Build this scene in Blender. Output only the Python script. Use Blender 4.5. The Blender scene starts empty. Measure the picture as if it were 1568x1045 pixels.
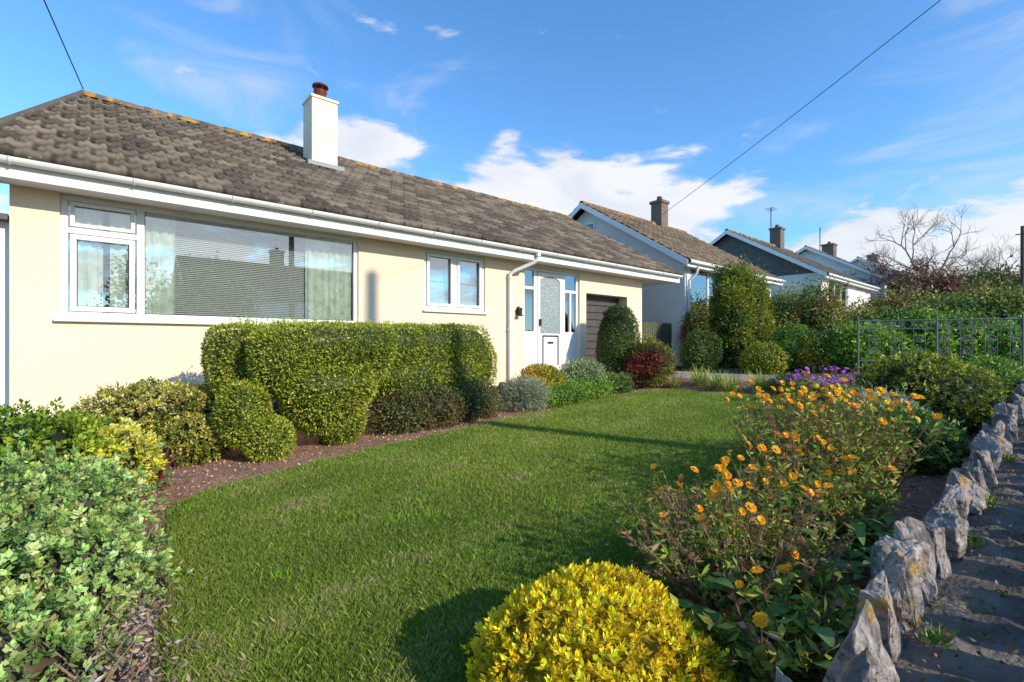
import bpy, bmesh, math, random
import numpy as np
from mathutils import Vector, Matrix
R=np.random.RandomState(7); random.seed(7)
sc=bpy.context.scene
sc.view_settings.view_transform='Standard'; sc.view_settings.look='None'; sc.view_settings.exposure=0

# ------------------------------------------------------------ materials
def nmat(name,col,rough=.7,noise=None,bump=None,spec=.3,metal=0):
    m=bpy.data.materials.new(name); m.use_nodes=True; nt=m.node_tree; b=nt.nodes['Principled BSDF']
    b.inputs['Base Color'].default_value=(*col,1); b.inputs['Roughness'].default_value=rough
    b.inputs['Specular IOR Level'].default_value=spec; b.inputs['Metallic'].default_value=metal
    tc=nt.nodes.new('ShaderNodeTexCoord')
    if noise:
        prev=None
        for (scale,c2,lo,hi) in noise:
            n=nt.nodes.new('ShaderNodeTexNoise'); n.inputs['Scale'].default_value=scale; n.inputs['Detail'].default_value=5
            nt.links.new(tc.outputs['Object'],n.inputs['Vector'])
            r=nt.nodes.new('ShaderNodeMapRange'); r.inputs[1].default_value=lo; r.inputs[2].default_value=hi
            nt.links.new(n.outputs['Fac'],r.inputs[0])
            mx=nt.nodes.new('ShaderNodeMix'); mx.data_type='RGBA'
            nt.links.new(r.outputs[0],mx.inputs[0])
            if prev is None: mx.inputs[6].default_value=(*col,1)
            else: nt.links.new(prev,mx.inputs[6])
            mx.inputs[7].default_value=(*c2,1); prev=mx.outputs[2]
        nt.links.new(prev,b.inputs['Base Color'])
    if bump:
        n=nt.nodes.new('ShaderNodeTexNoise'); n.inputs['Scale'].default_value=bump[0]; n.inputs['Detail'].default_value=6
        nt.links.new(tc.outputs['Object'],n.inputs['Vector'])
        bp=nt.nodes.new('ShaderNodeBump'); bp.inputs['Strength'].default_value=bump[1]; bp.inputs['Distance'].default_value=bump[2]
        nt.links.new(n.outputs['Fac'],bp.inputs['Height']); nt.links.new(bp.outputs[0],b.inputs['Normal'])
    return m
def vcmat(name,rough=.55,transl=.25,spec=.3,noise=None,bump=None):
    m=bpy.data.materials.new(name); m.use_nodes=True; nt=m.node_tree; b=nt.nodes['Principled BSDF']
    a=nt.nodes.new('ShaderNodeAttribute'); a.attribute_name='Col'; src=a.outputs['Color']
    tc=nt.nodes.new('ShaderNodeTexCoord')
    if noise:
        for (scale,c2,lo,hi) in noise:
            n=nt.nodes.new('ShaderNodeTexNoise'); n.inputs['Scale'].default_value=scale; n.inputs['Detail'].default_value=6
            nt.links.new(tc.outputs['Object'],n.inputs['Vector'])
            r=nt.nodes.new('ShaderNodeMapRange'); r.inputs[1].default_value=lo; r.inputs[2].default_value=hi
            nt.links.new(n.outputs['Fac'],r.inputs[0])
            mx=nt.nodes.new('ShaderNodeMix'); mx.data_type='RGBA'
            nt.links.new(r.outputs[0],mx.inputs[0]); nt.links.new(src,mx.inputs[6]); mx.inputs[7].default_value=(*c2,1); src=mx.outputs[2]
    nt.links.new(src,b.inputs['Base Color']); b.inputs['Roughness'].default_value=rough; b.inputs['Specular IOR Level'].default_value=spec
    if bump:
        n=nt.nodes.new('ShaderNodeTexNoise'); n.inputs['Scale'].default_value=bump[0]; n.inputs['Detail'].default_value=6
        nt.links.new(tc.outputs['Object'],n.inputs['Vector'])
        bp=nt.nodes.new('ShaderNodeBump'); bp.inputs['Strength'].default_value=bump[1]; bp.inputs['Distance'].default_value=bump[2]
        nt.links.new(n.outputs['Fac'],bp.inputs['Height']); nt.links.new(bp.outputs[0],b.inputs['Normal'])
    if transl>0:
        t=nt.nodes.new('ShaderNodeBsdfTranslucent'); nt.links.new(src,t.inputs['Color'])
        mx=nt.nodes.new('ShaderNodeMixShader'); mx.inputs[0].default_value=transl
        nt.links.new(b.outputs[0],mx.inputs[1]); nt.links.new(t.outputs[0],mx.inputs[2])
        nt.links.new(mx.outputs[0],nt.nodes['Material Output'].inputs[0])
    return m
def glassmat(name,base=.22,tint=(.9,.93,.92),rough=.0):
    m=bpy.data.materials.new(name); m.use_nodes=True; nt=m.node_tree; nt.nodes.clear()
    o=nt.nodes.new('ShaderNodeOutputMaterial'); t=nt.nodes.new('ShaderNodeBsdfTransparent'); t.inputs[0].default_value=(*tint,1)
    g=nt.nodes.new('ShaderNodeBsdfGlossy'); g.inputs['Roughness'].default_value=rough; g.inputs[0].default_value=(.95,.97,1,1)
    lw=nt.nodes.new('ShaderNodeFresnel'); lw.inputs[0].default_value=1.5
    ad=nt.nodes.new('ShaderNodeMath'); ad.operation='MULTIPLY_ADD'; ad.inputs[1].default_value=1.6; ad.inputs[2].default_value=base; ad.use_clamp=True
    nt.links.new(lw.outputs[0],ad.inputs[0])
    mx=nt.nodes.new('ShaderNodeMixShader'); nt.links.new(ad.outputs[0],mx.inputs[0]); nt.links.new(t.outputs[0],mx.inputs[1]); nt.links.new(g.outputs[0],mx.inputs[2])
    nt.links.new(mx.outputs[0],o.inputs[0]); return m

M_cream=nmat('cream_render',(.85,.68,.495),.9,[(1.2,(.80,.635,.455),.45,.75),(9,(.81,.65,.47),.5,.8),(.6,(.72,.58,.42),.58,.75)],(140,.5,.006))
M_white=nmat('white_upvc',(.82,.81,.79),.35,[(3,(.74,.73,.71),.5,.8)])
M_whitewall=nmat('white_render',(.78,.76,.73),.9,[(1.5,(.64,.63,.61),.5,.8)],(90,.4,.006))
M_dark=nmat('dark_plinth',(.05,.045,.04),.8,[(4,(.09,.08,.07),.4,.7)])
M_brown=nmat('garage_brown',(.08,.062,.055),.45,[(6,(.10,.085,.078),.4,.7)])
M_black=nmat('black_paint',(.02,.02,.02),.4)
M_conc=nmat('concrete',(.3,.28,.25),.9,[(3,(.2,.18,.16),.4,.7),(40,(.36,.34,.3),.5,.7)],(60,.5,.01))
M_drive=nmat('drive_paving',(.38,.31,.27),.9,[(2,(.28,.23,.20),.4,.7)],(60,.5,.01))
M_asph=nmat('asphalt',(.05,.05,.052),.9,[(3,(.07,.068,.065),.4,.7)],(150,.5,.006))
M_soil=nmat('soil',(.32,.165,.105),.95,[(2,(.42,.23,.15),.4,.65),(18,(.19,.10,.065),.45,.7),(60,(.52,.34,.25),.6,.72)],(35,.9,.04))
M_field=nmat('ground_green',(.07,.1,.03),.95,[(.3,(.11,.12,.045),.4,.6)],(20,.8,.05))
M_lawn=nmat('lawn_base',(.12,.165,.03),.95,[(3,(.15,.185,.035),.4,.6),(25,(.24,.21,.08),.55,.75)],(50,.8,.03))
M_inter=nmat('interior',(.12,.12,.12),.9,[(2,(.08,.08,.08),.4,.6)])
M_blind=nmat('blind_slats',(.75,.76,.74),.5)
M_curt=nmat('curtain',(.82,.85,.78),.9,[(8,(.62,.70,.60),.45,.6)])
M_glass=glassmat('window_glass',.16)
M_frost=nmat('frosted_glass',(.20,.24,.24),.25,[(45,(.5,.55,.54),.48,.62)],(50,.9,.01),spec=.8)
M_pot=nmat('terracotta',(.2,.05,.035),.7,[(12,(.1,.03,.025),.4,.7)])
M_rock=nmat('limestone',(.30,.26,.235),.92,[(4,(.38,.28,.24),.48,.68),(11,(.13,.115,.10),.47,.62),(26,(.48,.44,.39),.56,.7),(8,(.38,.24,.06),.60,.68),(45,(.10,.09,.085),.58,.68)],(22,1.,.05))
M_mort=nmat('mortar',(.20,.165,.135),.95,[(6,(.10,.08,.065),.4,.65),(20,(.09,.11,.04),.6,.7)],(50,.8,.02))
M_iron=nmat('painted_iron',(.13,.14,.145),.5,[(20,(.2,.12,.08),.6,.7)])
M_slate=nmat('hung_slate',(.09,.095,.1),.7,[(4,(.13,.13,.13),.4,.7)],(20,.5,.02))
M_brick=nmat('chimney_brick',(.17,.12,.10),.9,[(12,(.22,.17,.14),.4,.7)],(40,.6,.01))
M_wood=nmat('fence_wood',(.11,.11,.075),.9,[(5,(.07,.09,.06),.4,.7)],(30,.5,.01))
M_cable=nmat('cable',(.02,.02,.02),.6)
M_chim=nmat('chimney_render',(.80,.72,.55),.9,[(2.5,(.68,.60,.45),.45,.75),(12,(.42,.37,.28),.62,.8)],(100,.5,.006))
M_tile=vcmat('roof_tile',.9,0,.2,[(1.3,(.075,.06,.048),.55,.9),(20,(.26,.22,.12),.62,.72)])
M_ridge=vcmat('ridge_tile',.9,0,.2,[(6,(.50,.24,.035),.50,.60)])
M_leaf=vcmat('foliage',.5,.3,.3)
M_grass=vcmat('grass_blades',.55,.3,.2)
M_litter=vcmat('litter',.9,0,.2)

# ------------------------------------------------------------ generic builders
def link(o,parent=None):
    sc.collection.objects.link(o)
    if parent: o.parent=parent
    return o
def empty(name):
    e=bpy.data.objects.new(name,None); e.empty_display_size=.3; return link(e)
def mk(name,verts,faces,mat,parent=None,smooth=False):
    me=bpy.data.meshes.new(name); me.from_pydata([tuple(v) for v in verts],[],faces); me.materials.append(mat)
    if smooth:
        for p in me.polygons: p.use_smooth=True
    return link(bpy.data.objects.new(name,me),parent)
BF=[(0,3,2,1),(4,5,6,7),(0,1,5,4),(1,2,6,5),(2,3,7,6),(3,0,4,7)]
def boxes(name,lst,mat,parent=None,bev=0):
    V=[];F=[]
    for (a,b,c) in lst:
        k=len(V)
        V+=[(a[0],b[0],c[0]),(a[1],b[0],c[0]),(a[1],b[1],c[0]),(a[0],b[1],c[0]),(a[0],b[0],c[1]),(a[1],b[0],c[1]),(a[1],b[1],c[1]),(a[0],b[1],c[1])]
        F+=[tuple(i+k for i in f) for f in BF]
    o=mk(name,V,F,mat,parent)
    if bev:
        m=o.modifiers.new('b','BEVEL'); m.width=bev; m.segments=2
    return o
class Q:   # quad soup
    def __init__(s): s.V=[];s.F=[];s.C=[];s.n=0
    def add(s,V,F,C):
        s.V.append(V);s.F.append(F+s.n);s.C.append(C);s.n+=len(V)
    def build(s,name,mat,parent=None,smooth=False):
        V=np.concatenate(s.V).astype(np.float32);F=np.concatenate(s.F).astype(np.int32);C=np.concatenate(s.C).astype(np.float32)
        me=bpy.data.meshes.new(name); me.vertices.add(len(V)); me.vertices.foreach_set('co',V.ravel())
        me.loops.add(F.size); me.loops.foreach_set('vertex_index',F.ravel())
        me.polygons.add(len(F)); me.polygons.foreach_set('loop_start',np.arange(0,F.size,4,dtype=np.int32))
        me.polygons.foreach_set('loop_total',np.full(len(F),4,dtype=np.int32))
        if smooth: me.polygons.foreach_set('use_smooth',np.ones(len(F),dtype=bool))
        me.update(calc_edges=True)
        ca=me.color_attributes.new('Col','FLOAT_COLOR','POINT')
        ca.data.foreach_set('color',np.concatenate([np.clip(C,0,1),np.ones((len(C),1),np.float32)],1).astype(np.float32).ravel())
        me.materials.append(mat)
        return link(bpy.data.objects.new(name,me),parent)
def unit(v): return v/np.maximum(np.linalg.norm(v,axis=1,keepdims=True),1e-9)
def noisef(freq,k=7):
    K=R.normal(size=(k,3))*freq; ph=R.uniform(0,6.28,k)
    return lambda p: np.sin(p@K.T+ph).mean(1)*1.8
def leafT(q,p,t,L,W,col,ref=None):
    n=len(p); sd=unit(np.cross(t,R.normal(size=(n,3)) if ref is None else ref+R.normal(size=(n,3))*.35))
    L=(L*R.uniform(.6,1.3,n))[:,None]; W=(W*R.uniform(.7,1.2,n))[:,None]
    nm=np.cross(t,sd)
    V=np.stack([p,p+t*L*.5+sd*W*.5+nm*W*.15,p+t*L,p+t*L*.5-sd*W*.5+nm*W*.15],1).reshape(-1,3)
    F=np.arange(n*4).reshape(-1,4); q.add(V,F,np.repeat(col,4,0))
def leaves(q,p,out,L,W,col,o=.6,jit=1.0):
    n=len(p); leafT(q,p,unit(out*o+R.normal(size=(n,3))*jit*.6),L,W,col,out)
def palcol(p,pal,clump=3.,jit=.25,mixr=.5):
    n=len(p); f=noisef(clump)(p)*mixr+R.uniform(-1,1,n)*(1-mixr)
    w=np.array([x[1] for x in pal],float);w=np.cumsum(w/w.sum())
    rk=np.argsort(np.argsort(f))/max(n,1); idx=np.minimum(np.searchsorted(w,rk),len(pal)-1)
    c=np.array([x[0] for x in pal])[idx]
    return c*R.uniform(1-jit,1+jit,(n,1))*(1+.15*R.normal(size=(n,3))*.5)
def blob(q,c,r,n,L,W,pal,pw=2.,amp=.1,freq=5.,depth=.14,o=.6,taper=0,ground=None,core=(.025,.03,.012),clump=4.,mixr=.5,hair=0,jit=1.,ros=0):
    c=np.array(c,float);r=np.array(r,float); nf=noisef(freq/max(r.mean(),.05)*.5); nf2=noisef(freq*3/max(r.mean(),.05)*.5)
    def surf(d,sc_):
        rho=(np.abs(d)**pw).sum(1)**(-1/pw)
        b=d*rho[:,None]; 
        if taper: b=b*np.stack([1+taper*b[:,2],1+taper*b[:,2],np.ones(len(b))],1)
        P=b*r
        k=1+amp*nf(P+c)+amp*.45*nf2(P+c)
        return c+P*(k*sc_)[:,None]
    m=n//ros if ros else n
    d=unit(R.normal(size=(m,3))); d=d[d[:,2]>-.9]
    s=1-depth*R.uniform(0,1,len(d))**1.5+hair*np.abs(R.normal(size=len(d)))*(R.uniform(0,1,len(d))<.3)
    P=surf(d,s); out=unit((P-c)/r**2)
    if ground is not None:
        k=P[:,2]>ground; P=P[k];out=out[k]; s=s[k]
    col=palcol(P,pal,clump,.25,mixr)
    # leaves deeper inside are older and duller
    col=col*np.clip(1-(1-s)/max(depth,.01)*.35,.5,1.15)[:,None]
    if ros:
        ax=unit(out*1.0+R.normal(size=out.shape)*.35+np.array([0,0,.35])); e1=unit(np.cross(ax,R.normal(size=ax.shape))); e2=np.cross(ax,e1)
        for j in range(ros):
            a=j*2.4+R.uniform(-.4,.4,len(P)); f=j/ros; sp=(1.15-.95*f)+R.normal(size=len(P))*.1
            t=unit(ax*np.cos(sp)[:,None]+(e1*np.cos(a)[:,None]+e2*np.sin(a)[:,None])*np.sin(sp)[:,None])
            leafT(q,P+ax*L*(f*.9-.5),t,L*(1-.35*f),W*(1-.3*f),col*R.uniform(.8,1.2,(len(P),1))*(.8+.35*f),ax)
    else: leaves(q,P,out,L,W,col,o,jit)
    nu,nv=28,18
    th=np.linspace(0,2*np.pi,nu,endpoint=False); ph=np.linspace(.02,np.pi-.02,nv)
    T,H=np.meshgrid(th,ph); d=np.stack([np.sin(H)*np.cos(T),np.sin(H)*np.sin(T),np.cos(H)],-1).reshape(-1,3)
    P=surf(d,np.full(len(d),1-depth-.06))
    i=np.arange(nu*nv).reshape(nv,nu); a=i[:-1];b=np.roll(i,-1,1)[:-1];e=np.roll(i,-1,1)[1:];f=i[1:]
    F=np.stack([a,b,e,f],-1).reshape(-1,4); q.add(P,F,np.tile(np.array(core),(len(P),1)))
def tube(q,pts,rad,col,k=6):
    pts=np.array(pts,float); n=len(pts); rad=np.broadcast_to(rad,(n,))
    t=np.gradient(pts,axis=0); t=unit(t); ref=np.array([.3,.2,.93]) if abs(t[0,2])<.8 else np.array([1.,.1,0])
    a=unit(np.cross(t,ref)); b=np.cross(t,a); th=np.arange(k)*2*np.pi/k
    V=(pts[:,None]+(a[:,None]*np.cos(th)[:,None]+b[:,None]*np.sin(th)[:,None])*rad[:,None,None]).reshape(-1,3)
    i=np.arange(n*k).reshape(n,k); F=np.stack([i[:-1],np.roll(i,-1,1)[:-1],np.roll(i,-1,1)[1:],i[1:]],-1).reshape(-1,4)
    q.add(V,F,np.tile(np.array(col),(len(V),1)))
def tubes(name,lst,mat,parent=None,k=8):
    q=Q()
    for pts,r in lst: tube(q,pts,r,(.5,.5,.5),k)
    return q.build(name,mat,parent,True)

def gz(s): return float(np.interp(s,[-400,-60,0,9,9.6,12,90,500],[-3,-3,-1.13,-.905,-.74,-.74,4.3,6]))

# ------------------------------------------------------------ palettes
def P_(l,g=1.55,warm=1.08): return [(tuple(np.minimum(np.array(c)*g*np.array([warm,1,.85]),.9)),w) for c,w in l]
BOX=P_([((.10,.15,.025),1.2),((.17,.23,.03),3),((.26,.31,.04),3),((.38,.41,.055),2.8)],1.38)
GRN=P_([((.035,.075,.018),2),((.07,.13,.03),3),((.12,.19,.04),2)])
DRK=P_([((.025,.05,.015),3),((.045,.08,.02),2),((.08,.11,.03),1)],1.6)
YEL=[((.70,.52,.015),1),((.92,.67,.015),3),((.95,.78,.04),3)]
YGR=P_([((.08,.14,.02),2),((.22,.28,.03),3),((.45,.42,.04),1.5)],1.3)
SIL=P_([((.12,.2,.09),2),((.25,.34,.18),3),((.42,.48,.32),2)],1.25)
GRY=P_([((.15,.2,.14),2),((.28,.33,.25),3)],1.35)
RED=P_([((.14,.035,.025),2),((.08,.10,.02),3),((.2,.18,.03),1.5)])
PUR=P_([((.07,.025,.03),2),((.14,.05,.05),2),((.09,.06,.03),1)],1.5)
BRT=P_([((.07,.16,.02),2),((.14,.27,.035),3),((.2,.33,.05),1.5)],1.35)

# ------------------------------------------------------------ ground
xs=[-400,-60,-20,-5,0,9,9.6,12,20,30,45,60,90,150,500]; ys=[-400,-100,-30,-9.0,.12,.14,7,20,60,150,500]
V=[(x,y,gz(x)-(.62 if y<.13 else 0)) for y in ys for x in xs]; nx=len(xs)
F=[(j*nx+i,j*nx+i+1,(j+1)*nx+i+1,(j+1)*nx+i) for j in range(len(ys)-1) for i in range(nx-1)]
g=mk('ground',V,F,M_soil); g.data.materials.append(M_field)
for k,p in enumerate(g.data.polygons):
    i=k%(nx-1); j=k//(nx-1)
    if not(j in(4,5) and 2<=i<=6): p.material_index=1
def strip(name,n0,n1,dz,mat,s0=-60,s1=90,th=0):
    bp=[s0]+[x for x in (-60,0,9,9.6,12,90) if s0<x<s1]+[s1]
    V=[];F=[]
    for x in bp: V+=[(x,n0,gz(x)+dz),(x,n1,gz(x)+dz)]
    for i in range(len(bp)-1): F.append((2*i,2*i+2,2*i+3,2*i+1))
    if th:
        m=len(V)
        for x in bp: V+=[(x,n0,gz(x)+dz-th),(x,n1,gz(x)+dz-th)]
        for i in range(len(bp)-1):
            a=2*i; F+= [(a,m+a,m+a+2,a+2),(a+1,a+3,m+a+3,m+a+1)]
    return mk(name,V,F,mat)
strip('road',-7.2,-1.65,-.616,M_asph)
strip('pavement',-1.5,-.075,-.49,M_conc,th=.13)
strip('kerb',-1.65,-1.502,-.485,nmat('kerbstone',(.4,.39,.37),.9,[(8,(.3,.29,.27),.4,.6)]),th=.13)
strip('pavement',-8.9,-7.2,-.49,M_conc,th=.13)
LP=[(.18,1.98),(.30,3.2),(.386,3.98),(.7,4.25),(1.1,4.38),(1.6,4.50),(2.1,4.62),(2.7,4.70),(3.36,4.86),(4.1,4.98),(4.95,5.04),(6.3,5.22),(7.56,5.42),(8.4,5.35),(8.85,5.05),(8.9,4.3),(8.55,3.2),(7.7,2.35),(6,2.0),(4.6,1.9),(3.5,1.65),(2.2,1.38),(1.2,1.2),(.4,1.15),(.15,1.2)]
lawnz=lambda s:-1.13+.025*s
mk('lawn',[(a,b,lawnz(a)+.012) for a,b in LP]+[(a,b,lawnz(a)-.03) for a,b in LP],[tuple(range(len(LP)))]+[(i,(i+1)%len(LP),(i+1)%len(LP)+len(LP),i+len(LP)) for i in range(len(LP))],M_lawn)
mk('driveway',[(9.62,.2,-.732),(12.,.2,-.732),(12.,7.1,-.732),(9.62,7.1,-.732)],[(0,1,2,3)],M_drive)
boxes('garden_path',[((5.9,9.6),(6.0,7.14),(-1.2,-.722)),((-3,5.895),(6.45,7.14),(-1.3,-1.02))],M_conc,bev=.01)

def inpoly(x,y,P):
    c=np.zeros(len(x),bool); n=len(P)
    for i in range(n):
        x1,y1=P[i];x2,y2=P[(i+1)%n]
        c^=((y1>y)!=(y2>y))&(x<(x2-x1)*(y-y1)/(y2-y1+1e-12)+x1)
    return c
N=2100000
x=R.uniform(0,9,N);y=R.uniform(1,5.6,N)
D=.656*x+.755*y
k=R.uniform(0,1,N)<np.clip((2.0/np.maximum(D,.5))**1.5,0,1)
x=x[k];y=y[k];D=D[k]
ed=noisef(9)(np.stack([x,y,x*0],1))*.025
k=inpoly(x+R.normal(size=len(x))*.02+ed,y+R.normal(size=len(x))*.02+ed,LP); x=x[k];y=y[k];D=D[k]; n=len(x)
p=np.stack([x,y,lawnz(x)+.008],1)
f1=noisef(5)(p);f2=noisef(1.6)(p);f3=noisef(14)(p)
h=.022+.006*f1+.004*f3+.010*R.uniform(0,1,n)+.018*(R.uniform(0,1,n)<.03); h=np.clip(h,.008,.06)
w=.0022*np.clip(D/2.0,1,4)*R.uniform(.7,1.3,n)
a=R.uniform(0,6.28,n); sd=np.stack([np.cos(a),np.sin(a),0*a],1)
b=R.uniform(0,6.28,n); ln=np.stack([np.cos(b),np.sin(b),0*b],1)*(h*R.uniform(.1,.8,n))[:,None]
up=np.array([0,0,1.])
V=np.stack([p-sd*w[:,None]*.5,p+sd*w[:,None]*.5,p+sd*w[:,None]*.4+ln*.45+up*h[:,None]*.65,p+ln+up*h[:,None]],1).reshape(-1,3)
gcol=np.array([(.16,.25,.025),(.21,.32,.032),(.27,.37,.042),(.36,.44,.08)])[R.randint(0,4,n)]
gcol=gcol*(1+.13*f2+.14*f1)[:,None]
gcol[:,0]*=1+.10*f2
dry=(f1*.9+f3*.6+R.normal(size=n)*.6)>1.15; gcol[dry]=np.array([.50,.43,.20])*R.uniform(.6,1.1,(dry.sum(),1))
dd=R.uniform(0,1,n)<.08; gcol[dd]=np.array([.46,.40,.18])*R.uniform(.6,1.,(dd.sum(),1))
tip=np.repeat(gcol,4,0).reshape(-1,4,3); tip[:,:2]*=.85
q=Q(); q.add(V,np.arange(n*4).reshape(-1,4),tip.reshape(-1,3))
for _ in range(110):
    while True:
        cx,cy=R.uniform(.2,8.5),R.uniform(1.3,5.3)
        if inpoly(np.array([cx]),np.array([cy]),LP)[0]: break
    m=70; sp=R.uniform(.03,.08); pp=np.stack([cx+R.normal(size=m)*sp,cy+R.normal(size=m)*sp,np.full(m,lawnz(cx)+.01)],1)
    oo=np.tile(np.array([0,0,1.]),(m,1)); leaves(q,pp,oo,R.uniform(.035,.06),.0045,np.array([.24,.42,.04])*R.uniform(.7,1.2,(m,1)),1.,.8)
q.build('lawn_grass',M_grass)
q=Q()
m=24000; sx=R.uniform(-2.5,9,m); sy=R.uniform(.4,6.4,m); k=~inpoly(sx,sy,LP); sx=sx[k];sy=sy[k]
pp=np.stack([sx,sy,np.array([gz(v) for v in sx])+.006],1)
leaves(q,pp,np.tile(np.array([0,0,.3]),(len(pp),1)),.028,.014,palcol(pp,[((.52,.3,.21),3),((.28,.15,.10),3),((.62,.45,.34),2),((.18,.18,.05),.5)],3,.3,.3),.3,1)
q.build('soil_mulch',M_litter)

# ------------------------------------------------------------ roof tiles
def tiled(name,s0b,s0t,s1b,s1t,n0,z0,n1,z1,rows,parent,base=((.125,.098,.077),(.155,.125,.098),(.09,.073,.06),(.19,.155,.12)),mat=None,tw=.3,step=.045,roll=.03,ds=.025):
    L=math.hypot(n1-n0,z1-z0); tn=(n1-n0)/L; tz=(z1-z0)/L; un=-tz*np.sign(tn); uz=abs(tn)
    S=np.arange(min(s0b,s0t)-.3,max(s1b,s1t)+.3,ds); q=Q(); base=np.array(base)
    for r in range(rows):
        b0=r*L/rows-.03;b1=(r+1)*L/rows
        fr=max(0,b0/L); sa=s0b+(s0t-s0b)*fr; sb=s1b+(s1t-s1b)*fr
        off=tw/2 if r%2 else 0
        k=np.clip(S,sa,sb); ti=np.floor((S+off)/tw+1e-6).astype(int); ti-=ti.min()
        lift=R.uniform(-.004,.007,ti.max()+1)[ti]; col=(base[R.randint(0,len(base),ti.max()+1)]*R.uniform(.85,1.15,(ti.max()+1,1)))[ti]
        fx=((S+off)/tw+1e-6)%1; f2_=(fx*2)%1
        h=roll*np.where(f2_>.5,np.sin(np.clip((f2_-.5)/.5,0,1)*np.pi),0)+lift
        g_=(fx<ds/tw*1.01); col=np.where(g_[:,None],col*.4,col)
        def row(b,hh): return np.stack([k,n0+tn*b+un*hh,z0+tz*b+uz*hh],1)
        V=np.concatenate([row(b0,h*0-.01),row(b0,h+step),row(b1,h+0.004)]); m=len(S)
        i=np.arange(m-1); ok=(k[1:]-k[:-1])>1e-6
        F=np.concatenate([np.stack([i,i+1,i+1+m,i+m],1)[ok],np.stack([i+m,i+1+m,i+1+2*m,i+2*m],1)[ok]])
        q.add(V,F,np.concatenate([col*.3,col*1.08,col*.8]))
    return q.build(name,mat or M_tile,parent)

# ------------------------------------------------------------ main bungalow
H=empty('bungalow'); NF=7.16
def wall_open(name,s0,s1,z0,z1,n,ops,mat,parent,depth=.12):
    X=sorted({s0,s1}|{v for o in ops for v in o[:2]}); Z=sorted({z0,z1}|{v for o in ops for v in o[2:4]})
    V=[];F=[]
    def quad(a): 
        k=len(V); V.extend(a); F.append((k,k+1,k+2,k+3))
    for i in range(len(X)-1):
        for j in range(len(Z)-1):
            cx=(X[i]+X[i+1])/2;cz=(Z[j]+Z[j+1])/2
            if any(o[0]<cx<o[1] and o[2]<cz<o[3] for o in ops): continue
            quad([(X[i],n,Z[j]),(X[i+1],n,Z[j]),(X[i+1],n,Z[j+1]),(X[i],n,Z[j+1])])
    for o in ops:
        a,b,c,d=o[:4]; e=n+(o[4] if len(o)>4 else depth)
        quad([(a,n,c),(a,n,d),(a,e,d),(a,e,c)]);quad([(b,n,c),(b,e,c),(b,e,d),(b,n,d)])
        quad([(a,n,d),(b,n,d),(b,e,d),(a,e,d)]);quad([(a,n,c),(a,e,c),(b,e,c),(b,n,c)])
    return mk(name,V,F,mat,parent)
wall_open('front_wall',-.64,10.63,-.80,1.70,NF,[(-.26,3.10,.29,1.64),(4.25,5.56,.59,1.63),(6.55,8.23,-.55,1.57),(8.45,10.0,-.80,1.16,.35)],M_cream,H)
boxes('plinth',[((-.63,8.44),(NF+.012,NF+.3),(-1.35,-.802))],M_dark,H)
mk('side_walls',[(-.64,NF,-1.4),(-.64,15.16,-1.4),(-.64,15.16,1.7),(-.64,NF,1.7),(10.63,NF,-1.4),(10.63,15.16,-1.4),(10.63,15.16,1.7),(10.63,NF,1.7)],[(0,3,2,1),(4,5,6,7),(1,2,6,5)],M_cream,H)
ZR=4.28
mk('gable_ends',[(-.66,7.0,1.7),(-.66,15.3,1.7),(-.2,11.16,ZR-.11),(11.4,7.0,1.7),(11.4,15.3,1.7),(11.7,11.16,ZR-.11)],[(0,1,2),(3,4,5)],M_cream,H)
boxes('rooms',[((-.6,10.6),(9.6,9.65),(-.6,1.69)),((-.6,10.6),(7.3,9.6),(-.62,-.6)),((3.6,3.65),(7.3,9.6),(-.6,1.69)),((6.2,6.25),(7.3,9.6),(-.6,1.69)),((-.6,8.3),(7.3,9.6),(1.67,1.69))],M_inter,H)
def frame(L,a,b,c,d,n,t=.06,dp=.06):
    L+= [((a,b),(n,n+dp),(c,c+t)),((a,b),(n,n+dp),(d-t,d)),((a,a+t),(n+.001,n+dp-.001),(c+t,d-t)),((b-t,b),(n+.001,n+dp-.001),(c+t,d-t))]
L=[]; n=NF+.035
frame(L,-.26,3.10,.29,1.64,n,.065,.07)
L+=[((.40,.475),(n-.004,n+.066),(.355,1.575)),((-.195,.40),(n-.003,n+.062),(1.22,1.285))]
frame(L,-.18,.385,.365,1.21,n-.022,.055,.03)
frame(L,-.18,.385,1.295,1.565,n-.022,.04,.03)
boxes('picture_window_frame',L,M_white,H,.006)
boxes('window_gaskets',[((-.125,.33),(n+.02,n+.03),(.42,.428)),((.475,3.035),(n+.02,n+.03),(.355,.363)),((.475,.483),(n+.02,n+.03),(.363,1.575)),((3.027,3.035),(n+.02,n+.03),(.363,1.575)),((-.125,-.117),(n+.005,n+.03),(.428,1.155)),((.322,.33),(n+.005,n+.03),(.428,1.155))],M_black,H)
boxes('window_sill',[((-.31,3.13),(NF-.06,NF+.033),(.245,.287)),((4.22,5.59),(NF-.05,NF+.033),(.55,.588))],M_white,H,.008)
boxes('window_glass',[((-.2,.4),(n+.03,n+.034),(.33,1.6)),((.475,3.05),(n+.031,n+.035),(.33,1.6))],M_glass,H)
n2=NF+.17; V=[];F=[]
for i in range(50):
    z=.36+i*.0245; k=len(V); V+=[(.5,n2-.008,z-.009),(3.0,n2-.008,z-.009),(3.0,n2+.008,z+.009),(.5,n2+.008,z+.009)]; F.append((k,k+1,k+2,k+3))
mk('venetian_blind',V,F,M_blind,H)
def curtain(name,a,b,z0,z1,n,parent):
    m=int((b-a)/.012); V=[];F=[]
    for i in range(m+1):
        s=a+(b-a)*i/m; dn=.018*math.sin(s*62)+.008*math.sin(s*141+1)
        V+=[(s,n+dn,z0),(s,n+dn,z1)]
    for i in range(m): F.append((2*i,2*i+2,2*i+3,2*i+1))
    mk(name,V,F,M_curt,parent,True)
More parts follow.
